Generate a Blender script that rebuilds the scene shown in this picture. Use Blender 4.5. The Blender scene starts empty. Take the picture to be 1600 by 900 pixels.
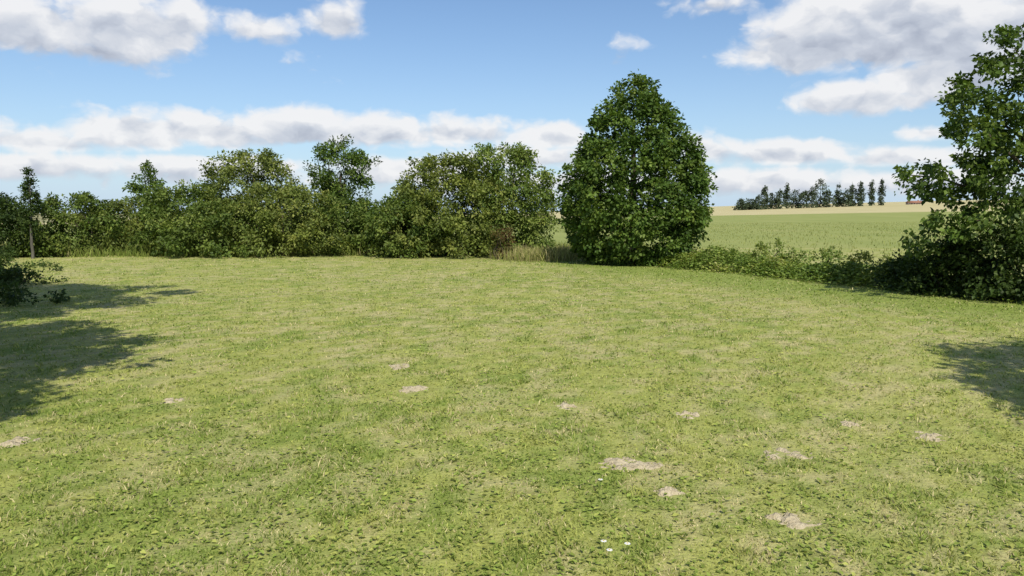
import bpy, bmesh, math, random
import numpy as np
from mathutils import Vector
R = math.radians
random.seed(7)
scene = bpy.context.scene
C = scene.collection
F, CX, CY, CAMZ, PITCH = 1246.0, 800.0, 450.0, 1.6, R(5.5)
sp, cp = math.sin(PITCH), math.cos(PITCH)

# ------------------------------------------------------------------ helpers
def ray(px, py):
    u, v = (px-CX)/F, (CY-py)/F
    return np.array([u, cp+v*sp, -sp+v*cp])
def P(px, py, Y):
    r = ray(px, py); return r*(Y/r[1]) + np.array([0, 0, CAMZ])
def G(px, py):
    r = ray(px, py); return r*(CAMZ/-r[2]) + np.array([0, 0, CAMZ])
def tz(x, y):       # the field beyond the lawn rises away from the camera and to the right
    x = np.asarray(x, float); y = np.asarray(y, float)
    crest = 6.0+.034*(np.clip(x, -100, 420)-250)
    return np.clip((y-35)/465, 0, 1)*crest
PERM = np.random.default_rng(3).random((256, 256))
def vn(x, y):
    xi, yi = np.floor(x).astype(int), np.floor(y).astype(int)
    fx, fy = x-xi, y-yi
    fx, fy = fx*fx*(3-2*fx), fy*fy*(3-2*fy)
    a = PERM[xi % 256, yi % 256]; b = PERM[(xi+1) % 256, yi % 256]
    c = PERM[xi % 256, (yi+1) % 256]; d = PERM[(xi+1) % 256, (yi+1) % 256]
    return (a*(1-fx)+b*fx)*(1-fy)+(c*(1-fx)+d*fx)*fy
def fbm(x, y, o=4):
    s, a, t = 0, .5, 0
    for i in range(o):
        s = s+a*vn(x*2**i+17*i, y*2**i+31*i); t += a; a *= .55
    return s/t
def sstep(a, b, x):
    t = np.clip((x-a)/(b-a), 0, 1); return t*t*(3-2*t)
def norm(a):
    return a/np.maximum(np.linalg.norm(a, axis=-1, keepdims=True), 1e-6)

def mesh_np(name, verts, faces, cols=None, mat=None, parent=None, smooth=False):
    me = bpy.data.meshes.new(name)
    verts = np.asarray(verts, np.float32); faces = np.asarray(faces, np.int32)
    n, k = faces.shape
    me.vertices.add(len(verts)); me.vertices.foreach_set('co', verts.ravel())
    me.loops.add(n*k); me.loops.foreach_set('vertex_index', faces.ravel())
    me.polygons.add(n); me.polygons.foreach_set('loop_start', np.arange(0, n*k, k, dtype=np.int32))
    me.update(calc_edges=True)
    if cols is not None:
        at = me.color_attributes.new('Col', 'FLOAT_COLOR', 'POINT')
        c4 = np.ones((len(verts), 4), np.float32); c4[:, :3] = cols
        at.data.foreach_set('color', c4.ravel())
    if smooth: me.polygons.foreach_set('use_smooth', np.ones(n, bool))
    if mat: me.materials.append(mat)
    o = bpy.data.objects.new(name, me); C.objects.link(o)
    if parent: o.parent = parent
    return o
def tag(o, label=None, cat=None, group=None, kind=None):
    if label: o['label'] = label
    if cat: o['category'] = cat
    if group: o['group'] = group
    if kind: o['kind'] = kind
    return o
def thing(name, label, cat, loc, group=None):
    o = bpy.data.objects.new(name, None); C.objects.link(o)
    o.location = [float(v) for v in loc]; o.empty_display_size = .1
    return tag(o, label, cat, group)

# ------------------------------------------------------------------ materials
def newmat(name):
    m = bpy.data.materials.new(name); m.use_nodes = True
    nt = m.node_tree; nt.nodes.clear(); return m, nt
def N(nt, t, **kw):
    n = nt.nodes.new(t)
    for k, v in kw.items(): setattr(n, k, v)
    return n
def leaf_mat(name, rough=.5, spec=.35, trans=.3, tint=(1.25, 1.3, .6)):
    m, nt = newmat(name)
    at = N(nt, 'ShaderNodeAttribute', attribute_name='Col')
    b = N(nt, 'ShaderNodeBsdfPrincipled'); b.inputs['Roughness'].default_value = rough
    b.inputs['Specular IOR Level'].default_value = spec
    nt.links.new(at.outputs['Color'], b.inputs['Base Color'])
    t = N(nt, 'ShaderNodeBsdfTranslucent')
    mu = N(nt, 'ShaderNodeMixRGB', blend_type='MULTIPLY'); mu.inputs[0].default_value = 1
    mu.inputs[2].default_value = (*tint, 1)
    nt.links.new(at.outputs['Color'], mu.inputs[1]); nt.links.new(mu.outputs[0], t.inputs['Color'])
    mx = N(nt, 'ShaderNodeMixShader'); mx.inputs[0].default_value = trans
    nt.links.new(b.outputs[0], mx.inputs[1]); nt.links.new(t.outputs[0], mx.inputs[2])
    o = N(nt, 'ShaderNodeOutputMaterial'); nt.links.new(mx.outputs[0], o.inputs[0])
    return m
def noise_mat(name, cols, scale, rough=.9, bump=.3, detail=8, attr=False, stretch=(1, 1, 1), bscale=None):
    m, nt = newmat(name)
    tc = N(nt, 'ShaderNodeTexCoord'); mp = N(nt, 'ShaderNodeMapping'); mp.inputs['Scale'].default_value = stretch
    nt.links.new(tc.outputs['Object'], mp.inputs['Vector'])
    no = N(nt, 'ShaderNodeTexNoise'); no.inputs['Scale'].default_value = scale; no.inputs['Detail'].default_value = detail
    no.inputs['Roughness'].default_value = .65
    nt.links.new(mp.outputs[0], no.inputs['Vector'])
    cr = N(nt, 'ShaderNodeValToRGB')
    el = cr.color_ramp.elements
    while len(el) < len(cols): el.new(.5)
    for e, (p, c) in zip(el, cols): e.position = p; e.color = (*c, 1)
    nt.links.new(no.outputs['Fac'], cr.inputs[0])
    src = cr.outputs[0]
    if attr:
        at = N(nt, 'ShaderNodeAttribute', attribute_name='Col')
        mu = N(nt, 'ShaderNodeMixRGB', blend_type='MULTIPLY'); mu.inputs[0].default_value = 1
        nt.links.new(at.outputs['Color'], mu.inputs[1]); nt.links.new(src, mu.inputs[2]); src = mu.outputs[0]
    b = N(nt, 'ShaderNodeBsdfPrincipled'); b.inputs['Roughness'].default_value = rough
    b.inputs['Specular IOR Level'].default_value = .15
    nt.links.new(src, b.inputs['Base Color'])
    n2 = N(nt, 'ShaderNodeTexNoise'); n2.inputs['Scale'].default_value = bscale or scale*3; n2.inputs['Detail'].default_value = 5
    nt.links.new(mp.outputs[0], n2.inputs['Vector'])
    bu = N(nt, 'ShaderNodeBump'); bu.inputs['Strength'].default_value = bump; bu.inputs['Distance'].default_value = .03
    nt.links.new(n2.outputs['Fac'], bu.inputs['Height']); nt.links.new(bu.outputs[0], b.inputs['Normal'])
    o = N(nt, 'ShaderNodeOutputMaterial'); nt.links.new(b.outputs[0], o.inputs[0])
    return m
M_leaf = leaf_mat('leaf', .5, .2, .3)
M_far = leaf_mat('far_leaf', .8, .1, .15)
M_grass = leaf_mat('grass_blade', .65, .08, .3, (1.1, 1.1, .75))
M_bark = noise_mat('bark', [(.3, (.035, .028, .02)), (.7, (.11, .09, .065))], 9, stretch=(1, 1, .25), bump=.6)
M_pale = noise_mat('pale_bark', [(.3, (.07, .065, .055)), (.7, (.15, .14, .115))], 9, stretch=(1, 1, .25), bump=.5)
M_lawn = noise_mat('lawn_soil', [(.25, (.6, .58, .55)), (.5, (1., 1., 1.)), (.78, (1.3, 1.25, 1.35))], 9, attr=True, bump=.6, bscale=40)
M_meadow = noise_mat('meadow_ground', [(.3, (.215, .25, .068)), (.5, (.255, .285, .082)), (.75, (.31, .315, .11))], .15, attr=False, bump=.3, bscale=5, stretch=(1, .3, 1))
M_wheat = noise_mat('wheat', [(.3, (.43, .38, .19)), (.6, (.49, .43, .23)), (.8, (.54, .48, .27))], .08, bump=.6, bscale=3, stretch=(1, .4, 1))
M_ground = noise_mat('far_ground', [(.3, (.22, .22, .10)), (.7, (.34, .31, .16))], .05)
M_soil = noise_mat('dry_soil', [(.25, (.34, .28, .175)), (.5, (.48, .41, .275)), (.75, (.57, .50, .36))], 22, bump=.8)
M_wall = noise_mat('render_wall', [(.3, (.30, .27, .24)), (.7, (.38, .34, .31))], 1)
M_roof = noise_mat('red_roof', [(.3, (.24, .12, .085)), (.7, (.32, .17, .12))], 1.5)
M_dark = noise_mat('dark_opening', [(.3, (.02, .02, .025)), (.7, (.04, .04, .045))], 3)
M_petal = noise_mat('petal', [(.3, (.75, .75, .75)), (.7, (.85, .85, .84))], 30)
M_disc = noise_mat('daisy_disc', [(.3, (.6, .4, .03)), (.7, (.7, .5, .05))], 90)
M_stem = noise_mat('daisy_stem', [(.3, (.08, .14, .03)), (.7, (.12, .2, .05))], 30)

# ------------------------------------------------------------------ setting: ground
def grid(name, xs, ys, zf, mat, colf=None):
    X, Y = np.meshgrid(xs, ys); v = np.stack([X.ravel(), Y.ravel(), zf(X.ravel(), Y.ravel())], 1)
    nx, ny = len(xs), len(ys)
    i = (np.arange(ny-1)[:, None]*nx+np.arange(nx-1)[None]).ravel()
    f = np.stack([i, i+1, i+1+nx, i+nx], 1)
    return tag(mesh_np(name, v, f, colf(v[:, 0], v[:, 1]) if colf else None, mat, smooth=True), kind='structure')
def lz(x, y):
    return (fbm(x*.35, y*.35, 3)-.5)*.05*sstep(36, 28, y)
V0, V1 = np.array([4.0, 24.6]), np.array([9.6, 13.2])
def verge(x, y):    # >0 beyond the verge (field side), metres
    d = V1-V0; n = np.array([-d[1], d[0]])/np.linalg.norm(d)
    return (x-V0[0])*n[0]+(y-V0[1])*n[1]
GREEN, YG, STRAW = np.array([.19, .255, .050]), np.array([.375, .40, .110]), np.array([.55, .48, .26])
WORN = [G(*q)[:2] for q in [(1000, 440), (1220, 470), (1350, 515), (1390, 590), (1370, 700), (1290, 860)]]
def worn(x, y):     # faint trodden line curving along the right side
    best = np.full(len(x), 9.)
    for a, b in zip(WORN[:-1], WORN[1:]):
        ab = b-a; t = np.clip(((x-a[0])*ab[0]+(y-a[1])*ab[1])/(ab@ab), 0, 1)
        best = np.minimum(best, np.hypot(x-a[0]-ab[0]*t, y-a[1]-ab[1]*t))
    return np.exp(-(best/(.35+.02*y))**2)
def lawn_mix(x, y):
    p = fbm(x*.5, y*.3+9, 4); q = fbm(x*2.3+40, y*1.3, 4); q2 = fbm(x*7+4, y*4.5+11, 3)
    nearleft = sstep(9, 3, y)*sstep(2.5, -2.5, x)
    g = sstep(.43, .63, .15*p+.30*q+.55*q2+.06*nearleft-.003)
    edge = np.exp(-((verge(x, y)+1.6)/1.7)**2)*sstep(.2, -.2, verge(x, y)-.6)
    g = np.clip(g+edge*.9, 0, 1)
    wn = worn(x, y)
    s = sstep(.46, .645, fbm(x*.7+90, y*.4, 4)*.14+fbm(x*3.5, y*2+70, 3)*.32+fbm(x*10+7, y*7, 2)*.54)*(1-.9*edge)*(1-.4*nearleft)
    return g*(1-.35*wn), np.clip(s+.16*wn, 0, 1)
def lawn_col(x, y):
    g, s = lawn_mix(x, y)
    c = YG*.84+(GREEN-YG*.84)*g[:, None]*.82
    return c+(STRAW*.82-c)*(s*.6)[:, None]
tag(grid('ground', np.concatenate([np.linspace(-2500, -100, 12), np.linspace(-60, 420, 30), np.linspace(480, 2500, 12)]), np.concatenate([np.linspace(-60, 35, 6), np.linspace(60, 500, 12), np.linspace(560, 3000, 12)]), lambda x, y: tz(x, y)-.6, M_ground))
tag(grid('lawn', np.arange(-34, 34.1, .16), np.arange(-6, 35.1, .16), lz, M_lawn, lawn_col))
wb = lambda x: 285+0*x+6*np.sin(x*.02)
def strip(name, x0, x1, yf0, yf1, n, m, mat):
    s = np.linspace(x0, x1, n); t = np.linspace(0, 1, m)
    S, T = np.meshgrid(s, t); S, T = S.ravel(), T.ravel()
    Y = yf0(S)*(1-T)+yf1(S)*T
    v = np.stack([S, Y, tz(S, Y)], 1)
    i = (np.arange(m-1)[:, None]*n+np.arange(n-1)[None]).ravel()
    return tag(mesh_np(name, v, np.stack([i, i+1, i+1+n, i+n], 1), None, mat, smooth=True), kind='structure')
strip('meadow', -300, 420, lambda x: 35+0*x, wb, 100, 40, M_meadow)
strip('wheat_field', -300, 900, wb, lambda x: 1500+0*x, 160, 80, M_wheat)

# dry soil patches in the lawn (crumbly: they dip under the turf at a ragged edge)
SP = [(985, 727, 54, 11), (1240, 815, 48, 13), (1225, 706, 42, 11), (1076, 648, 24, 9), (270, 625, 20, 13), (25, 690, 26, 9),
      (645, 609, 26, 6), (622, 574, 22, 5), (1325, 660, 18, 6), (1452, 680, 26, 8), (885, 637, 16, 6), (1042, 772, 30, 7)]
patches = []
for i, (px, py, rx, ry) in enumerate(SP):
    c = G(px, py); e = G(px+rx, py); b = G(px, py+ry)
    ax, ay = abs(e[0]-c[0]), min(abs(b[1]-c[1]), abs(e[0]-c[0])*1.2)
    patches.append((c[0], c[1], ax, ay))
    n, m = 48, 16
    a = np.linspace(0, 2*math.pi, n, endpoint=False)
    v = [[c[0], c[1], 0]]
    for k in range(1, m+1):
        t = k/m*1.35
        for j in range(n): v.append([c[0]+math.cos(a[j])*ax*t, c[1]+math.sin(a[j])*ay*t, 0])
    v = np.array(v)
    rad = np.hypot((v[:, 0]-c[0])/ax, (v[:, 1]-c[1])/ay)
    nz = fbm((v[:, 0]-c[0])/ax*1.7+i*7, (v[:, 1]-c[1])/ay*1.7+i*3, 4)-.5+.8*(fbm(v[:, 0]*26, v[:, 1]*26, 3)-.5)
    v[:, 2] = lz(v[:, 0], v[:, 1])+.012-.022*rad**2+.050*nz
    f = [[0, 1+j, 1+(j+1) % n] for j in range(n)]
    for k in range(m-1):
        for j in range(n):
            p, q = 1+k*n+j, 1+k*n+(j+1) % n
            f.append([p, p+n, q+n]); f.append([p, q+n, q])
    tag(mesh_np('soil_patch', v, f, None, M_soil, smooth=True), kind='structure')

# ------------------------------------------------------------------ grass
def blades(x, y, h, w, lean, cols, name, z=None, seed=1):
    rg = np.random.default_rng(seed); n = len(x)
    a = rg.random(n)*2*math.pi; b = rg.random(n)*2*math.pi
    z = (lz(x, y) if z is None else z)-.004
    base = np.stack([x, y, z], 1)
    side = np.stack([np.cos(a), np.sin(a), 0*a], 1)*(w/2)[:, None]
    ln = np.stack([np.cos(b), np.sin(b), 0*b], 1)*(h*lean)[:, None]
    up = np.zeros((n, 3)); up[:, 2] = h*np.sqrt(np.clip(1-lean**2, .02, 1))
    mid = base+ln*.35+up*.6
    v = np.stack([base-side, base+side, mid+side*.8, base+ln+up, mid-side*.8], 1).reshape(-1, 3)
    i = np.arange(n)*5
    f = np.concatenate([np.stack([i, i+1, i+2], 1), np.stack([i, i+2, i+4], 1), np.stack([i+4, i+2, i+3], 1)])
    c = np.repeat(cols, 5, 0).reshape(n, 5, 3)
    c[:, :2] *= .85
    return mesh_np(name, v, f, c.reshape(-1, 3), M_grass)
rg = np.random.default_rng(11)
n = 300000
d = np.exp(rg.uniform(math.log(1.9), math.log(33), n)); a = rg.uniform(-.78, .78, n)
x, y = d*np.sin(a), d*np.cos(a)
ok = (verge(x, y) < .5+.3*rg.random(n)) & (y < 30)
for (cx, cy, ax, ay) in patches:
    r = ((x-cx)/ax)**2+((y-cy)/ay)**2
    ok &= ~((r < 1.0) & (rg.random(n) < .78-.55*np.clip(r, 0, 1)))
x, y, d = x[ok], y[ok], d[ok]; n = len(x)
g, s = lawn_mix(x, y)
u = rg.random(n)
c = np.where((u < g*.82+.05)[:, None], GREEN*1.05, YG)
c = np.where((rg.random(n) < s*.68+.08)[:, None], STRAW, c)
c = c*(.72+.56*rg.random(n))[:, None]
tuft = fbm(x*4.5, y*4.5+5, 3)
h = (.012+.034*sstep(.38, .75, tuft)*rg.random(n)+.012*rg.random(n))*(1+.012*d)*(1+.3*g-.35*s)
w = .0035+.0007*d
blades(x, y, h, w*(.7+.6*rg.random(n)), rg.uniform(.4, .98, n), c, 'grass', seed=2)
tag(bpy.data.objects['grass'], 'short mown yellow green grass covering the lawn', 'grass', kind='stuff')

def leafmesh(name, p, dr, nr, size, wr, cols, mat, parent=None):
    nr = nr-dr*(nr*dr).sum(1, keepdims=True); nr = norm(nr)
    sd = np.cross(dr, nr); s = size[:, None]
    v = np.stack([p, p+dr*s*.42+sd*s*wr+nr*s*.10, p+dr*s-nr*s*.10, p+dr*s*.42-sd*s*wr+nr*s*.10], 1).reshape(-1, 3)
    i = np.arange(len(p))*4
    f = np.concatenate([np.stack([i, i+2, i+1], 1), np.stack([i, i+3, i+2], 1)])
    return mesh_np(name, v, f, np.repeat(cols, 4, 0), mat, parent)
n = 72000
d = np.exp(rg.uniform(math.log(1.9), math.log(22), n)); a = rg.uniform(-.78, .78, n)
x, y = d*np.sin(a), d*np.cos(a)
g, s = lawn_mix(x, y)
cl = fbm(x*2.6+13, y*2.6, 3); cl2 = fbm(x*9+3, y*9, 2)
ok = (rg.random(n) < sstep(.42, .66, .3*cl+.7*cl2)*.75+.15)&(verge(x, y) < -1)
for (cx, cy, ax, ay) in patches: ok &= ((x-cx)/ax)**2+((y-cy)/ay)**2 > .8
x, y, d, g = x[ok], y[ok], d[ok], g[ok]; n = len(x)
p = np.stack([x, y, lz(x, y)+rg.uniform(.003, .017, n)], 1)
an = rg.random(n)*6.283
dr = norm(np.stack([np.cos(an), np.sin(an), rg.uniform(-.05, .45, n)], 1))
nr = norm(np.stack([rg.normal(0, .28, n), rg.normal(0, .28, n), np.ones(n)], 1))
cc = np.array([.24, .31, .066])*(.62+.76*rg.random(n))[:, None]
cc[rg.random(n) < .35] *= np.array([1.45, 1.2, 1.5])
tag(leafmesh('lawn_weeds', p, dr, nr, rg.uniform(.014, .036, n)*(1+.05*d), .28, cc, M_grass), 'low clover and broad leaved weeds scattered through the near lawn', 'weeds', kind='stuff')

def rough(name, x, y, hlo, hhi, wlo, whi, pal, seed, label, cat='grass'):
    rg = np.random.default_rng(seed); n = len(x)
    pal = np.array(pal); k = (np.clip(fbm(x*.6, y*.6+seed, 3)*1.6-.3+rg.normal(0, .22, n), 0, .999)*len(pal)).astype(int)
    c = pal[k]*(.75+.5*rg.random(n))[:, None]
    o = blades(x, y, rg.uniform(hlo, hhi, n)*(.6+.8*fbm(x*.9, y*.9, 2)), rg.uniform(wlo, whi, n), rg.uniform(.1, .7, n), c, name, z=tz(x, y)+lz(x, y), seed=seed)
    return tag(o, label, cat, kind='stuff')
n = 30000
x = rg.uniform(-24, 5, n); y = rg.uniform(28.6, 33.5, n)
y = y-2.2*sstep(0, 4, x)-1.2*sstep(-8, -22, x)
y = y+1.6*(fbm(x*.6, x*0+3, 3)-.5)
rough('rough_grass', x, y, .12, .55, .012, .03, [(.18, .24, .05), (.27, .31, .08), (.34, .34, .12), (.43, .39, .20)], 5, 'uncut rough grass along the foot of the left hedge')
n = 26000
t = rg.random(n); x = rg.uniform(4, 75, n); y = 14+rg.random(n)**1.5*110
ok = (verge(x, y) > .3)&(x/y < .78); x, y = x[ok], y[ok]
rough('meadow_grass', x, y, .08, .16, .02, .05, [(.225, .26, .07), (.25, .28, .08), (.265, .29, .086), (.29, .30, .10)], 6, 'green meadow grass in the field beyond the right verge', 'meadow grass')
n = 3000
x = rg.normal(1.0, .6, n); y = rg.normal(26.8, .7, n)
rough('dry_grass', x, y, .15, .5, .012, .03, [(.27, .28, .09), (.36, .33, .14), (.24, .27, .07), (.44, .39, .19)], 8, 'rough half dry straw coloured grass between the bushes and the big tree', 'dry grass')

# ------------------------------------------------------------------ trees and shrubs
def tube(pts, rad, ns=7):
    pts = np.array(pts, float); v, f = [], []
    m = len(pts)
    for i in range(m):
        t = pts[min(i+1, m-1)]-pts[max(i-1, 0)]; t = t/max(np.linalg.norm(t), 1e-6)
        u = np.cross(t, [0.31, .95, .1]); u /= np.linalg.norm(u); w = np.cross(t, u)
        for k in range(ns):
            an = 2*math.pi*k/ns; v.append(pts[i]+(u*math.cos(an)+w*math.sin(an))*rad[i])
    for i in range(m-1):
        for k in range(ns):
            a, b = i*ns+k, i*ns+(k+1) % ns
            f.append([a, b, b+ns, a+ns])
    return np.array(v), np.array(f)
def limb(name, p0, p1, r0, r1, mat, parent, rg, bow=.12, n=8, jit=.012):
    p0, p1 = np.array(p0, float), np.array(p1, float); L = np.linalg.norm(p1-p0)
    off = rg.normal(0, 1, 3)*bow*L; off[2] = abs(off[2])*.6
    ts = np.linspace(0, 1, n)
    pts = [p0+(p1-p0)*t+off*math.sin(math.pi*t)+rg.normal(0, jit*L, 3)*(0 < t < 1) for t in ts]
    v, f = tube(pts, [r0+(r1-r0)*t for t in ts])
    return mesh_np(name, v, f, None, mat, parent, smooth=True)
def leaves_at(cent, out, crad, nleaf, leaf, pal, rg, squash=.75, spread=None, updir=.55, drp=.25, jit=.75):
    k = len(cent); n = k*nleaf
    c = np.repeat(cent, nleaf, 0); o = np.repeat(out, nleaf, 0); r = np.repeat(crad, nleaf)
    q = norm(rg.normal(0, 1, (n, 3)))*(rg.random(n)**.45)[:, None]
    q[:, 2] *= squash
    p = c+q*r[:, None]
    dr = norm(q*.9+o*.5+rg.normal(0, .55, (n, 3))-np.array([0, 0, drp]))
    nr = norm(np.array([0, 0, updir])+o*.55+q*.3+rg.normal(0, jit*.6, (n, 3)))
    pal = np.array(pal)
    ck = rg.random(k)
    idx = np.clip(np.repeat(ck, nleaf)*.6+rg.random(n)*.4, 0, .999)*(len(pal)-1)
    i0 = idx.astype(int); fr = (idx-i0)[:, None]
    col = pal[i0]*(1-fr)+pal[np.minimum(i0+1, len(pal)-1)]*fr
    col = col*(np.repeat(.8+.4*rg.random(k), nleaf)*(.8+.4*rg.random(n)))[:, None]
    return p, dr, nr, leaf*(.65+.7*rg.random(n)), col
def crown_clumps(prof, ncl, rg, sy=1., inner=.55, lump=.16):
    prof = np.array(prof, float); zs = np.linspace(prof[0, 0], prof[-1, 0], 200); rs = np.interp(zs, prof[:, 0], prof[:, 1])
    cdf = np.cumsum(rs+.05); cdf /= cdf[-1]
    z = np.interp(rg.random(ncl), cdf, zs); r = np.interp(z, prof[:, 0], prof[:, 1])
    a = rg.random(ncl)*2*math.pi
    H = zs[-1]-zs[0]; ph = rg.random()*50
    lumpf = 1+lump*2*(fbm(np.cos(a)*1.7+ph, np.sin(a)*1.7+z/H*4+ph, 3)-.5)*1.8
    fr = 1-inner*rg.random(ncl)**1.6
    rad = r*lumpf*fr
    c = np.stack([np.cos(a)*rad, np.sin(a)*rad*sy, z+rg.normal(0, .02*H, ncl)], 1)
    mid = np.array([0, 0, zs[0]+H*.4])
    return c, norm(c-mid)
def sprigs(c, o, n, L, leaf, pal, rg, up=.5, droop=.5, per=12):
    ids = rg.integers(0, len(c), n); P_, D_, N_, S_, K_ = [], [], [], [], []
    pal = np.array(pal)
    for i in ids:
        if o[i][2] < -.2: continue
        l = L*rg.uniform(.5, 1.1)
        d0 = norm(o[i]+np.array([0, 0, up])+rg.normal(0, .3, 3))
        t = np.sort(rg.random(per))
        pts = c[i]+d0*l*t[:, None]-np.array([0, 0, 1])*(droop*l*t**2)[:, None]
        P_.append(pts+rg.normal(0, leaf*.25, (per, 3)))
        D_.append(norm(d0*.6+rg.normal(0, .6, (per, 3)))); N_.append(norm(np.array([0, 0, .8])+rg.normal(0, .4, (per, 3))))
        S_.append(leaf*rg.uniform(.6, 1.15, per)*(1-.3*t)); K_.append(np.repeat(pal[[rg.integers(len(pal)//2, len(pal))]], per, 0)*rg.uniform(.8, 1.3))
    if not P_: return None
    return [np.concatenate(q) for q in (P_, D_, N_, S_, K_)]
def merge(*sets):
    sets = [s for s in sets if s is not None]
    return [np.concatenate([s[k] for s in sets]) for k in range(5)]

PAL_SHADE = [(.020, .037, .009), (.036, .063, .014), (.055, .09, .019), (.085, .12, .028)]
PAL_DARK = [(.036, .066, .012), (.062, .108, .018), (.10, .155, .028), (.175, .225, .048)]
PAL_BIG = [(.034, .066, .011), (.063, .115, .019), (.11, .172, .031), (.20, .255, .055)]
PAL_MID = [(.048, .080, .017), (.09, .138, .027), (.136, .186, .037), (.228, .262, .06)]
PAL_OLIVE = [(.066, .094, .02), (.118, .155, .033), (.176, .214, .046), (.275, .29, .073)]
PAL_LIME = [(.072, .12, .025), (.125, .185, .037), (.18, .24, .052), (.27, .30, .075)]

def plant(name, label, cat, loc, prof, pal, seed, ncl=90, nleaf=55, leaf=.1, crad=.3, sy=1., inner=.55, lump=.16, nsp=60, spl=.5, stems=4, trunk=None, group=None, up=.5, droop=.5, mat=M_leaf, crown='foliage', barkmat=M_bark, wr=.3, clus=None, reach=.9):
    rg = np.random.default_rng(seed); t = thing(name, label, cat, loc, group)
    c, o = crown_clumps(prof, ncl, rg, sy, inner, lump)
    if clus:        # gather the clumps round fewer boughs so that gaps open between them
        k, pull = clus; hub = c[:k]; idx = ((c[:, None]-hub[None])**2).sum(2).argmin(1)
        o = norm(o*.5+norm(c-hub[idx]+1e-4)*.7*(np.arange(ncl) >= k)[:, None]); c = c+(hub[idx]-c)*pull
    cr = crad*(.6+.8*rg.random(ncl))
    L = leaves_at(c, o, cr, nleaf, leaf, pal, rg)
    S = sprigs(c, o, nsp, spl, leaf*.85, pal, rg, up, droop) if nsp else None
    A = merge(L, S); leafmesh(crown, *A[:4], wr, A[4], mat, t)
    if trunk:
        r0, top = trunk
        limb('trunk', (0, 0, -.05), (rg.normal(0, .03), rg.normal(0, .03), top), r0, r0*.3, barkmat, t, rg, bow=.005, n=10, jit=.004)
        for i in range(stems):
            j = rg.integers(0, ncl); z0 = min(top*.9, max(.25*top, c[j][2]*.55))
            limb('limb', (0, 0, z0), c[j]*np.array([reach, reach, .95]), r0*.4, r0*.1, barkmat, t, rg)
    else:
        for i in range(stems):
            j = rg.integers(0, ncl)
            limb('stem', (rg.normal(0, .12), rg.normal(0, .12), -.05), c[j]*np.array([.85, .85, .95]), .035, .01, barkmat, t, rg)
    return t
def at_px(px, Y):
    p = P(px, 330, Y); return (p[0], Y, float(tz(p[0], Y)))
def prof_px(rows, base_py, Y):
    k = Y/F
    return sorted([((base_py-py)*k*1.0, hw*k) for py, hw in rows])
def dome(top, hw, base, Y, low=.9, sharp=.35):
    H = base-top
    return prof_px([(base-1, hw*low), (base-H*.25, hw), (base-H*.55, hw*.95), (base-H*.8, hw*.74), (top+7, hw*sharp)], base, Y)

# the big round tree
YB = 24.6
bt = prof_px([(126, 3), (137, 15), (155, 33), (180, 53), (206, 71), (236, 88), (266, 102), (296, 110), (325, 112), (360, 103), (386, 87), (408, 63)], 409, YB)
plant('broadleaf_tree', 'big dense dark green egg shaped tree standing alone at the lawn edge', 'tree', at_px(990, YB), bt, PAL_BIG, 21,
      ncl=820, nleaf=58, leaf=.108, crad=.25, inner=.38, lump=.05, nsp=420, spl=.24, trunk=(.16, 4.4), stems=6, crown='crown', up=.8, droop=.1, wr=.38, reach=.6, clus=(150, .16))

# hedge and bushes along the back, left to right
H = 'bushes of the hedge along the back of the lawn'
def hb(px, top, hw, Y, pal, seed, label, **kw):
    Y = Y+1.2
    kw.setdefault('group', H); kw.setdefault('leaf', .108); kw.setdefault('crad', .28); kw.setdefault('inner', .6); kw.setdefault('nleaf', 60); kw.setdefault('lump', .26)
    kw.setdefault('clus', (max(8, kw.get('ncl', 90)//8), .22))
    return plant(kw.pop('name', 'hedge_bush'), label, kw.pop('cat', 'bush'), at_px(px, Y), dome(top, hw, float(330+F*CAMZ/Y), Y, kw.pop('low', .92), kw.pop('sharp', .40)), pal, seed, **kw)
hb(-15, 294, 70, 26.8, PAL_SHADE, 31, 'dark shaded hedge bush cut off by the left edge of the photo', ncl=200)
hb(112, 300, 76, 28.0, PAL_MID, 32, 'rounded hedge bush just right of the narrow trunk', ncl=220)
hb(205, 304, 76, 29, PAL_OLIVE, 33, 'olive green hedge bush below the slim far tree', ncl=220)
hb(290, 284, 78, 28.4, PAL_MID, 34, 'hedge bush left of the tall arching bush', ncl=230, spl=.7)
hb(392, 230, 82, 30, PAL_OLIVE, 35, 'tallest arching bush of the left hedge with ragged feathery top', ncl=350, nsp=240, spl=.8, low=1.1)
hb(440, 286, 104, 28, PAL_OLIVE, 36, 'wide low bush with drooping shoots in front of the tallest bush', ncl=320, nsp=280, spl=.8, droop=.9)
hb(340, 312, 80, 27.4, PAL_MID, 44, 'low spreading bush at the hedge foot, left of the drooping bush', ncl=180, nsp=160, spl=.7, droop=.9)
hb(525, 304, 76, 29, PAL_MID, 37, 'low bush under the sparse tree in the hedge gap', ncl=210)
hb(598, 302, 72, 29.4, PAL_DARK, 38, 'low darker bush filling the gap left of the two lush bushes', ncl=210)
hb(698, 240, 92, 27.6, PAL_OLIVE, 39, 'left one of two tall lush bushes before the big tree', ncl=430, nsp=260, spl=.6)
hb(790, 222, 80, 28.6, PAL_LIME, 40, 'right one of two tall lush bushes, fresh green, beside the big tree', ncl=440, nsp=260, spl=.6)
hb(642, 300, 64, 26.8, PAL_MID, 45, 'smaller bush at the left foot of the two lush bushes', ncl=180, nsp=80)
hb(785, 348, 20, 25.6, [(.08, .045, .02), (.125, .068, .028), (.12, .125, .04), (.17, .165, .055)], 41, 'small reddish brown shrub at the foot of the lush bushes', name='red_shrub', cat='shrub', group=None, ncl=34, nleaf=30, leaf=.07, crad=.2, nsp=25, spl=.3)
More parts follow.
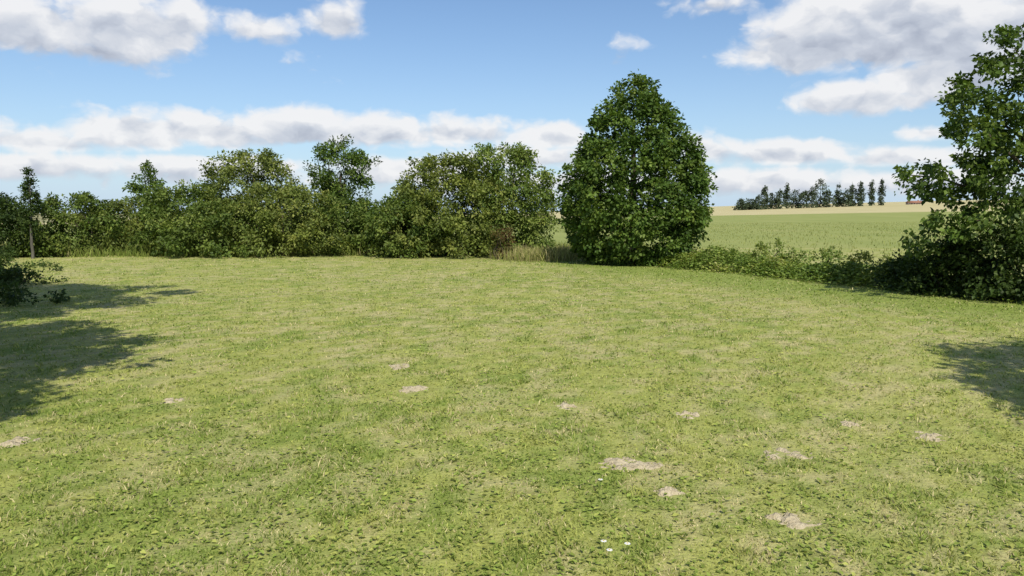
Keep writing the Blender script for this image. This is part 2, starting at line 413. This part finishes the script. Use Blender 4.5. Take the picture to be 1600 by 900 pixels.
plant('sparse_tree', 'thin crowned tree with sky gaps rising behind the hedge', 'tree', at_px(533, 34), prof_px([(226, 18), (236, 40), (256, 54), (285, 54), (312, 46), (335, 40)], 390, 34), PAL_DARK, 51, ncl=170, nleaf=52, leaf=.12, crad=.30, nsp=70, spl=.4, trunk=(.11, 3.2), stems=6, crown='crown', inner=.8, lump=.26, clus=(22, .25), reach=.8)
plant('slim_tree', 'slim pointed far tree peeking over the left hedge', 'tree', at_px(230, 45), prof_px([(262, 4), (274, 14), (290, 22), (320, 26)], 380, 45), PAL_DARK, 52, ncl=70, nleaf=40, leaf=.14, crad=.28, nsp=30, spl=.4, trunk=(.1, 3.4), stems=3, crown='crown')
plant('narrow_tree', 'narrow dark spire shaped tree on a bare trunk at the hedge left end', 'tree', at_px(47, 27.0), prof_px([(266, 1), (280, 5), (300, 9), (325, 12), (345, 10), (358, 7)], 404, 27.0), PAL_SHADE, 53, ncl=80, nleaf=32, leaf=.08, crad=.13, nsp=24, spl=.2, trunk=(.055, 2.5), stems=1, crown='crown', barkmat=M_pale, reach=.6)
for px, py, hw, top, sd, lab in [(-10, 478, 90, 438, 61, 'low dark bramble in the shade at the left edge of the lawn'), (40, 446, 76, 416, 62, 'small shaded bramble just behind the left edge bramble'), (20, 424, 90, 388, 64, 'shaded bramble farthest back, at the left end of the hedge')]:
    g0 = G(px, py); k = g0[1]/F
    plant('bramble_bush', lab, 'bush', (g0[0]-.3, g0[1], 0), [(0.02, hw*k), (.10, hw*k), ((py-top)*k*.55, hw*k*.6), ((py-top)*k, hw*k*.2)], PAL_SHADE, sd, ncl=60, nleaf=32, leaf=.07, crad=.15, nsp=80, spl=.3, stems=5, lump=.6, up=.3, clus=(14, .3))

# verge weeds and bushes
n = 28000
rg = np.random.default_rng(77)
t = rg.random(n)*1.12-.03; off = rg.normal(.3, .36, n)
x = V0[0]+(V1-V0)[0]*t; y = V0[1]+(V1-V0)[1]*t
dd = norm((V1-V0)[None])[0]; off = off+.5*(fbm(x*.9, y*.9+4, 3)-.5); x = x-dd[1]*off; y = y+dd[0]*off
hh = (.24+.55*fbm(x*1.4, y*1.4, 3)**1.6)*np.exp(-(off-.3)**2/.5)
p = np.stack([x, y, hh*rg.random(n)**.7], 1)
an = rg.random(n)*6.283
dr = norm(np.stack([np.cos(an), np.sin(an), rg.uniform(-.4, .7, n)], 1)); nr = norm(np.stack([rg.normal(0, .4, n), rg.normal(0, .4, n), np.ones(n)], 1))
pal = np.array(PAL_LIME+[(.34, .33, .14)])*1.15; col = pal[np.clip((fbm(x*1.5, y*1.5, 2)*4+rg.random(n)*1.6-.4), 0, 4).astype(int)]*(.75+.5*rg.random(n))[:, None]
tag(leafmesh('verge_weeds', p, dr, nr, rg.uniform(.05, .11, n), .28, col, M_leaf), 'low leafy nettles and weeds along the right verge', 'weeds', kind='stuff')
for i, (px, py, top, hw, pal, lab) in enumerate([(1068, 408, 382, 36, PAL_LIME, 'low leafy bush touching the right foot of the big tree'), (1135, 412, 388, 36, PAL_LIME, 'low bush in the verge, second right of the big tree'),
        (1212, 420, 380, 46, PAL_LIME, 'highest leafy bush in the middle of the right verge'), (1288, 428, 392, 44, PAL_LIME, 'low bush in the verge, next right of the highest one'), (1365, 440, 400, 50, PAL_OLIVE, 'verge bush just left of the dark right hand shrub')]):
    g0 = G(px, py); k = g0[1]/F
    plant('verge_bush', lab, 'bush', (g0[0], g0[1]+.2, 0), [(0.03, hw*k), (.15, hw*k), ((py-top)*k*.7, hw*k*.7), ((py-top)*k, hw*k*.3)], pal, 70+i, ncl=32, nleaf=34, leaf=.08, crad=.15, nsp=50, spl=.32, stems=3, lump=.3, group='bushes of the right verge')

# right hand tree: explicit clumps
YR = 14.6
rg = np.random.default_rng(90)
base = np.array([P(1650, 330, YR)[0], YR, 0])
rt = thing('leafy_tree', 'tall leafy tree cut off by the right edge, one branch reaching left', 'tree', base)
limb('trunk', (0, 0, -.05), (-.1, .1, 4.9), .13, .04, M_bark, rt, rg, .03, 12)
CL = []
for px, py, r, k in [(1588, 64, 26, 8), (1594, 115, 40, 16), (1548, 118, 24, 8), (1506, 138, 20, 7), (1548, 165, 38, 19), (1498, 160, 18, 7), (1594, 190, 46, 20), (1542, 212, 34, 17), (1506, 195, 20, 8), (1580, 250, 40, 17), (1528, 252, 28, 11),
                     (1568, 292, 32, 12), (1520, 290, 18, 6), (1475, 290, 20, 6), (1440, 288, 16, 5), (1412, 272, 9, 3), (1457, 268, 9, 3), (1495, 306, 18, 6), (1540, 328, 32, 11), (1592, 322, 34, 12),
                     (1655, 95, 50, 12), (1690, 150, 80, 16), (1680, 250, 70, 14), (1690, 80, 60, 8), (1740, 120, 70, 10), (1605, 365, 36, 9), (1500, 358, 28, 8), (1452, 362, 22, 6), (1435, 388, 22, 5)]:
    for _ in range(k):
        Y = YR+rg.normal(0, .5); q = P(px+rg.normal(0, r*.5), py+rg.normal(0, r*.5), Y); CL.append(q-base)
CL = np.array(CL); out = norm(CL-np.array([0, 0, 2.6]))
PAL_R = [(.028, .053, .010), (.055, .097, .017), (.092, .145, .026), (.165, .215, .044)]
L = leaves_at(CL, out, .19*(.6+.7*rg.random(len(CL))), 44, .09, PAL_R, rg)
S = sprigs(CL, out, 150, .30, .082, PAL_R, rg, -.1, .7, 10)
A = merge(L, S); leafmesh('crown', *A[:4], .38, A[4], M_leaf, rt)
for px, py, z0, r0 in [(1405, 272, 1.5, .04), (1500, 155, 2.0, .045), (1545, 160, 2.5, .04), (1585, 75, 3.2, .04), (1520, 260, 1.8, .03), (1600, 190, 2.6, .035), (1690, 150, 2.8, .05), (1480, 340, 1.0, .03)]:
    limb('limb', (-.02, 0, z0), P(px, py, YR+rg.normal(0, .2))-base, r0, .008, M_bark, rt, rg, .08)
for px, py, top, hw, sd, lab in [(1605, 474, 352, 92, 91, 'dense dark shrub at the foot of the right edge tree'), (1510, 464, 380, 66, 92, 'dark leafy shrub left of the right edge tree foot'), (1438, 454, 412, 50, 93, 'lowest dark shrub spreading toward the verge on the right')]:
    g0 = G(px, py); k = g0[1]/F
    plant('dark_shrub', lab, 'shrub', (g0[0]+.1, g0[1]+.5, 0), [(0.02, hw*k*.9), (.2, hw*k*.95), ((py-top)*k*.7, hw*k*.7), ((py-top)*k, hw*k*.3)], PAL_SHADE, sd, ncl=160, nleaf=44, leaf=.085, crad=.21, nsp=130, spl=.5, stems=4, lump=.4, clus=(18, .18))  # shade under the right tree put into the leaf colour by PAL_SHADE

# garden trees outside the frame whose shadows lie on the lawn
def shade_tree(x, y, zc, rx, ry, seed, label, ncl=150, clus=(12, .5)):
    pr = [(zc-.9, rx*.5), (zc-.4, rx), (zc+.4, rx*.95), (zc+1.2, rx*.5)]
    plant('garden_tree', label, 'tree', (x, y, 0), pr, PAL_SHADE, seed, ncl=ncl, nleaf=46, leaf=.13, crad=.29, sy=ry/rx, inner=.95, lump=.45, nsp=170, spl=.65, trunk=(.12, zc), stems=7, crown='crown', clus=clus)
shade_tree(-5.8, 4.8, 4.6, 2.4, 2.4, 101, 'garden tree left of the view, throwing the nearer left shadow', 520, (60, .36))
shade_tree(-7.5, 8.1, 6.2, 2.4, 3.2, 102, 'garden tree further left, throwing the shadow before the brambles', 680, (80, .33))
shade_tree(-9.3, 9.6, 6.0, 2.2, 2.6, 104, 'garden tree farthest left, throwing the shadow over the brambles', 700, (50, .15))
shade_tree(-4.4, 2.1, 4.8, 1.5, 2.6, 105, 'garden tree nearest on the left, throwing thin shade along the left edge', 280, (36, .38))
shade_tree(7.7, 2.0, 4.4, 2.2, 2.9, 103, 'garden tree right of the view, throwing the right hand shadow', 1100, (110, .18))

# far trees on the crest of the wheat field
YF = 497
far_pal = [(.052, .074, .042), (.068, .094, .05), (.088, .112, .058)]  # slight bluish aerial haze put into the leaf colour
ftd = [(1158, 312, 9), (1171, 311, 8), (1184, 306, 8), (1194, 291, 4.4), (1205, 303, 9), (1217, 299, 8), (1229, 289, 4.6), (1243, 298, 9), (1256, 300, 9), (1268, 292, 7), (1281, 281, 9.5), (1294, 300, 9),
       (1309, 291, 5.2), (1321, 299, 9), (1331, 290, 6), (1344, 285, 4.4), (1361, 282, 3.4), (1376, 282, 4.2)]
ordn = ['first', 'second', 'third', 'fourth', 'fifth', 'sixth', 'seventh', 'eighth', 'ninth', 'tenth', 'eleventh', 'twelfth', 'thirteenth', 'fourteenth', 'fifteenth', 'sixteenth', 'seventeenth', 'eighteenth']
for i, (px, top, hw) in enumerate(ftd):
    pop = hw < 6.5
    k = YF/F; Yt = YF-rg.uniform(0, 8); loc = at_px(px, Yt); base = 330-(loc[2]-CAMZ)/k
    top = min(top, base-9)
    pr = prof_px([(base-1, hw*.7), (base-7, hw*.95), (base*.45+top*.55, hw), (top+5, hw*.55), (top, hw*.15)] if top < 305 else [(base-1, hw*.9), (base-5, hw), (top+1, hw*.4)], base, YF)
    lab = ('narrow poplar on the far crest, %s tree from the left of the far row' if pop else 'round crowned tree on the far crest, %s from the left of the far row') % ordn[i]
    plant('poplar_tree' if pop else 'far_tree', lab, 'tree', loc, pr, far_pal, 200+i, ncl=64, nleaf=13, leaf=1.0, crad=.9 if pop else 1.2, nsp=12, spl=2.5, stems=0, trunk=(.3, (base-top)*k*.8), group='trees on the far crest', mat=M_far, crown='crown', inner=.8, lump=.35, up=1.5, droop=0)

# ------------------------------------------------------------------ buildings
def box(name, x0, x1, y0, y1, z0, z1, mat, parent):
    v = [[x, y, z] for z in (z0, z1) for y in (y0, y1) for x in (x0, x1)]
    return mesh_np(name, v, [[0, 2, 3, 1], [4, 5, 7, 6], [0, 1, 5, 4], [2, 6, 7, 3], [0, 4, 6, 2], [1, 3, 7, 5]], None, mat, parent)
def gable(name, x0, x1, y0, y1, z0, z1, mat, parent):
    ym = (y0+y1)/2
    v = [[x0, y0, z0], [x1, y0, z0], [x1, y1, z0], [x0, y1, z0], [x0, ym, z1], [x1, ym, z1]]
    return mesh_np(name, v, [[0, 1, 5], [0, 5, 4], [2, 3, 4], [2, 4, 5], [0, 4, 3], [1, 2, 5], [0, 3, 2], [0, 2, 1]], None, mat, parent)
b = thing('farmhouse', 'far red roofed farmhouse on the crest of the wheat field', 'house', at_px(1428, 494))
box('wall', -4, 4, -2.6, 2.6, -.3, .7, M_wall, b); rf = gable('roof', -4.3, 4.3, -3, 3, .71, 2.2, M_roof, b)
box('chimney', 2, 2.6, -.3, .3, 1.8, 2.7, M_roof, rf)
for xx in (-2.8, -1.2, 1.6, 3): box('window', xx-.3, xx+.3, -2.65, -2.58, .1, .6, M_dark, b)
box('door', .1, .7, -2.65, -2.58, -.2, .62, M_dark, b)

# ------------------------------------------------------------------ daisies
for px, py, lab in [(943, 858, 'white daisy in the near lawn, left one of the close pair'), (952, 872, 'white daisy in the near lawn, lower one of the close pair'), (980, 862, 'white daisy standing right of the close daisy pair'), (938, 760, 'single white daisy further back above the close pair')]:
    g0 = G(px, py+6); t = thing('daisy', lab, 'flower', (g0[0], g0[1], float(lz(np.array([g0[0]]), np.array([g0[1]]))[0])), 'white daisies in the lawn')
    limb('stem', (0, 0, -.01), (0, 0, .055), .0015, .001, M_stem, t, np.random.default_rng(px), .03, 5)
    v, f = [], []
    for k in range(13):
        a = 2*math.pi*k/13; ca, sa = math.cos(a), math.sin(a)
        i = len(v)
        for r_, w_, z_ in [(.003, .0015, 0), (.010, .003, .001), (.015, .001, -.001)]:
            for s_ in (-1, 1): v.append([ca*r_-sa*w_*s_, sa*r_+ca*w_*s_, .057+z_+(k % 2)*.0006])
        f += [[i, i+1, i+3, i+2], [i+2, i+3, i+5, i+4]]
    mesh_np('petals', v, f, None, M_petal, t)
    v = [[0, 0, .062]]+[[.004*math.cos(2*math.pi*k/10), .004*math.sin(2*math.pi*k/10), .059] for k in range(10)]
    mesh_np('flower_disc', v, [[0, 1+k, 1+(k+1) % 10] for k in range(10)], None, M_disc, t)

# ------------------------------------------------------------------ light and sky
ELEV = R(47); sx, sy_ = .25, -.97
sdir = Vector((sx*math.cos(ELEV), sy_*math.cos(ELEV), math.sin(ELEV))).normalized()
sl = bpy.data.lights.new('sun', 'SUN'); sl.energy = 5.0; sl.angle = R(.5); sl.color = (1, .94, .81)
so = bpy.data.objects.new('sun', sl); C.objects.link(so); so.location = (0, -20, 30)
so.rotation_euler = (-sdir).to_track_quat('-Z', 'Y').to_euler()

w = bpy.data.worlds.new('World'); scene.world = w; w.use_nodes = True
nt = w.node_tree; nt.nodes.clear()
def lk(a, b): nt.links.new(a, b)
def M(op, a, b=None, c=None, clamp=False):
    n = nt.nodes.new('ShaderNodeMath'); n.operation = op; n.use_clamp = clamp
    for i, v in enumerate((a, b, c)):
        if v is None: continue
        if isinstance(v, (int, float)): n.inputs[i].default_value = v
        else: lk(v, n.inputs[i])
    return n.outputs[0]
def VM(op, a, b=None, c=None, scale=None, out=0):
    n = nt.nodes.new('ShaderNodeVectorMath'); n.operation = op
    for i, v in enumerate((a, b, c)):
        if v is None: continue
        if isinstance(v, tuple): n.inputs[i].default_value = v
        else: lk(v, n.inputs[i])
    if scale is not None: lk(scale, n.inputs['Scale'])
    return n.outputs[out]
def comb(a, b):
    n = nt.nodes.new('ShaderNodeCombineXYZ'); lk(a, n.inputs[0]); lk(b, n.inputs[1]); return n.outputs[0]
tc = nt.nodes.new('ShaderNodeTexCoord'); sep = nt.nodes.new('ShaderNodeSeparateXYZ'); lk(tc.outputs['Generated'], sep.inputs[0])
az = M('ARCTAN2', sep.outputs[0], sep.outputs[1]); el = M('ARCSINE', sep.outputs[2])
AE = comb(az, el)
def noise(v, scale, det, rough):
    n = nt.nodes.new('ShaderNodeTexNoise'); n.inputs['Scale'].default_value = scale; n.inputs['Detail'].default_value = det; n.inputs['Roughness'].default_value = rough
    lk(v, n.inputs['Vector']); return n
def voro(v, scale, det):
    n = nt.nodes.new('ShaderNodeTexVoronoi'); n.feature = 'SMOOTH_F1'; n.voronoi_dimensions = '2D'; n.inputs['Scale'].default_value = scale
    n.inputs['Detail'].default_value = det; n.inputs['Roughness'].default_value = .55; n.inputs['Smoothness'].default_value = .35
    lk(v, n.inputs['Vector']); return n.outputs['Distance']
V = VM('MULTIPLY', AE, (1, 1.5, 1))
warp = noise(V, 14, 4, .6)
Vw = VM('MULTIPLY_ADD', VM('SUBTRACT', warp.outputs['Color'], (.5, .5, .5)), (.07, .06, 0), V)
Vu = VM('ADD', Vw, (.010, .024, 0))
n1 = noise(Vw, 10, 9, .62).outputs['Fac']; n1u = noise(Vu, 10, 5, .6).outputs['Fac']
v1 = voro(Vw, 20, 2.0); v1u = voro(Vu, 20, 1.0)
CLD = [(40, 40, 130, 60, 62, 1.3), (190, 50, 150, 62, 56, 1.3), (290, 35, 60, 50, 34, 1.0), (150, 80, 130, 25, 26, 1.0), (405, 46, 66, 34, 28, .95), (520, 33, 54, 38, 30, 1.0), (452, 98, 36, 18, 16, .42), (536, 130, 24, 9, 8, .36), (970, 74, 38, 16, 16, .22),
       (200, 205, 120, 40, 36, 1.3), (310, 202, 130, 38, 32, 1.3), (470, 202, 130, 40, 32, 1.3), (600, 206, 120, 34, 30, 1.2), (720, 206, 90, 32, 30, 1.15), (860, 212, 80, 30, 28, 1.15), (30, 218, 150, 34, 28, 1.1), (60, 258, 170, 24, 28, 1.05), (820, 248, 220, 24, 24, .95),
       (320, 262, 260, 24, 30, 1.0), (1125, 6, 80, 26, 24, .8), (1265, 78, 150, 62, 36, 1.5), (1400, 40, 240, 80, 76, 1.9), (1560, 60, 200, 80, 66, 1.9), (1345, 152, 130, 36, 30, 1.2), (1470, 125, 150, 44, 36, 1.5), (1455, 208, 62, 22, 18, 1.0),
       (1240, 238, 150, 26, 24, 1.1), (1400, 245, 150, 22, 20, 1.05), (1110, 235, 80, 28, 26, 1.0), (1180, 280, 240, 22, 30, 1.0), (1420, 282, 220, 20, 30, .95), (620, 264, 240, 24, 30, 1.0), (900, 285, 300, 22, 30, .85)]
Fm = None; SW = None; SH = None
for px, py, rx, rt_, rb, wgt in CLD:
    r = ray(px, py); r = r/np.linalg.norm(r); A = math.atan2(r[0], r[1]); E = math.asin(r[2]); ca = math.cos(A)
    kx, ku, kd = F/(rx*1.15*ca*ca), F/(rt_*1.15*ca), F/(rb*1.1*ca)
    v = VM('MULTIPLY_ADD', AE, (kx, ku, 0), (-A*kx, -E*ku, 0))
    vv = VM('MAXIMUM', v, VM('MULTIPLY', v, (-1, -kd/ku, 0)))
    f = M('MULTIPLY_ADD', VM('LENGTH', vv, out=1), -wgt, wgt)
    Fm = f if Fm is None else M('SMOOTH_MAX', Fm, f, .15)
    wt = M('MAXIMUM', M('ADD', f, .15), 0.0)
    hs = VM('SCALE', v, scale=wt)
    SW = wt if SW is None else M('ADD', SW, wt); SH = hs if SH is None else VM('ADD', SH, hs)
sh2 = nt.nodes.new('ShaderNodeSeparateXYZ'); lk(SH, sh2.inputs[0])
away = nt.nodes.new('ShaderNodeMapRange'); away.inputs[1].default_value = .75; away.inputs[2].default_value = 1.0; lk(M('ABSOLUTE', az), away.inputs[0])
nb = noise(VM('MULTIPLY', AE, (1, 2.2, 1)), 2.2, 4, .55).outputs['Fac']
Fb = M('SUBTRACT', M('MULTIPLY', away.outputs[0], M('MULTIPLY', M('SUBTRACT', nb, .42), 2.4)), M('SUBTRACT', 1.0, away.outputs[0]))
Fm = M('MAXIMUM', Fm, Fb)
fld = M('ADD', M('ADD', Fm, M('MULTIPLY', M('SUBTRACT', n1, .46), 1.25)), M('MULTIPLY', M('SUBTRACT', .45, v1), .5))
ms = nt.nodes.new('ShaderNodeMapRange'); ms.interpolation_type = 'SMOOTHSTEP'; ms.inputs[1].default_value = -.02; ms.inputs[2].default_value = .55; lk(fld, ms.inputs[0])
dens = ms.outputs[0]
Hh = M('DIVIDE', sh2.outputs[1], M('MAXIMUM', SW, .02))
emb = M('ADD', M('MULTIPLY', M('SUBTRACT', n1, n1u), 1.35), M('MULTIPLY', M('SUBTRACT', v1u, v1), .45))
thick = M('MULTIPLY', M('SUBTRACT', M('MINIMUM', fld, 1.7), .5), -.36)
lowb = M('MULTIPLY', M('SUBTRACT', 1.0, M('MULTIPLY', el, 5.0), clamp=True), .22)
lit = M('ADD', M('ADD', M('MULTIPLY', Hh, .62), M('ADD', lowb, .74)), M('ADD', emb, thick), clamp=True)
cr = nt.nodes.new('ShaderNodeValToRGB'); lk(lit, cr.inputs[0])
e = cr.color_ramp.elements; e[0].position = .08; e[0].color = (.40, .44, .535, 1); e[1].position = .88; e[1].color = (.90, .90, .91, 1)
m_ = e.new(.45); m_.color = (.59, .63, .71, 1)
sky = nt.nodes.new('ShaderNodeTexSky'); sky.sky_type = 'NISHITA'; sky.sun_disc = False
sky.sun_elevation = ELEV; sky.sun_rotation = math.atan2(sx, sy_); sky.air_density = 1.0; sky.dust_density = .3; sky.ozone_density = 1.2
tn = nt.nodes.new('ShaderNodeMixRGB'); tn.blend_type = 'MULTIPLY'; tn.inputs[0].default_value = 1; tn.inputs[2].default_value = (.80, .96, 1.14, 1); lk(sky.outputs[0], tn.inputs[1])
b1 = nt.nodes.new('ShaderNodeBackground'); b1.inputs[1].default_value = .108; lk(tn.outputs[0], b1.inputs[0])
bh = nt.nodes.new('ShaderNodeBackground'); bh.inputs[0].default_value = (.54, .69, .87, 1); bh.inputs[1].default_value = 1.0
hz = M('MULTIPLY', M('EXPONENT', M('MULTIPLY', M('MAXIMUM', el, 0.0), -10.0)), .94)
m0 = nt.nodes.new('ShaderNodeMixShader'); lk(hz, m0.inputs[0]); lk(b1.outputs[0], m0.inputs[1]); lk(bh.outputs[0], m0.inputs[2])
b2 = nt.nodes.new('ShaderNodeBackground'); b2.inputs[1].default_value = 1.0; lk(cr.outputs[0], b2.inputs[0])
mx = nt.nodes.new('ShaderNodeMixShader'); lk(M('MULTIPLY', dens, .95), mx.inputs[0]); lk(m0.outputs[0], mx.inputs[1]); lk(b2.outputs[0], mx.inputs[2])
wo = nt.nodes.new('ShaderNodeOutputWorld'); lk(mx.outputs[0], wo.inputs[0])
try:
    w.cycles.sampling_method = 'MANUAL'; w.cycles.sample_map_resolution = 256
except Exception: pass

# ------------------------------------------------------------------ camera
cd = bpy.data.cameras.new('camera'); cd.sensor_width = 36; cd.lens = 36*F/1600; cd.clip_end = 6000; cd.clip_start = .05
co = bpy.data.objects.new('camera', cd); C.objects.link(co); co.location = (0, 0, CAMZ); co.rotation_euler = (R(90)-PITCH, 0, 0)
scene.camera = co
scene.view_settings.view_transform = 'Standard'; scene.view_settings.look = 'None'; scene.view_settings.exposure = 0
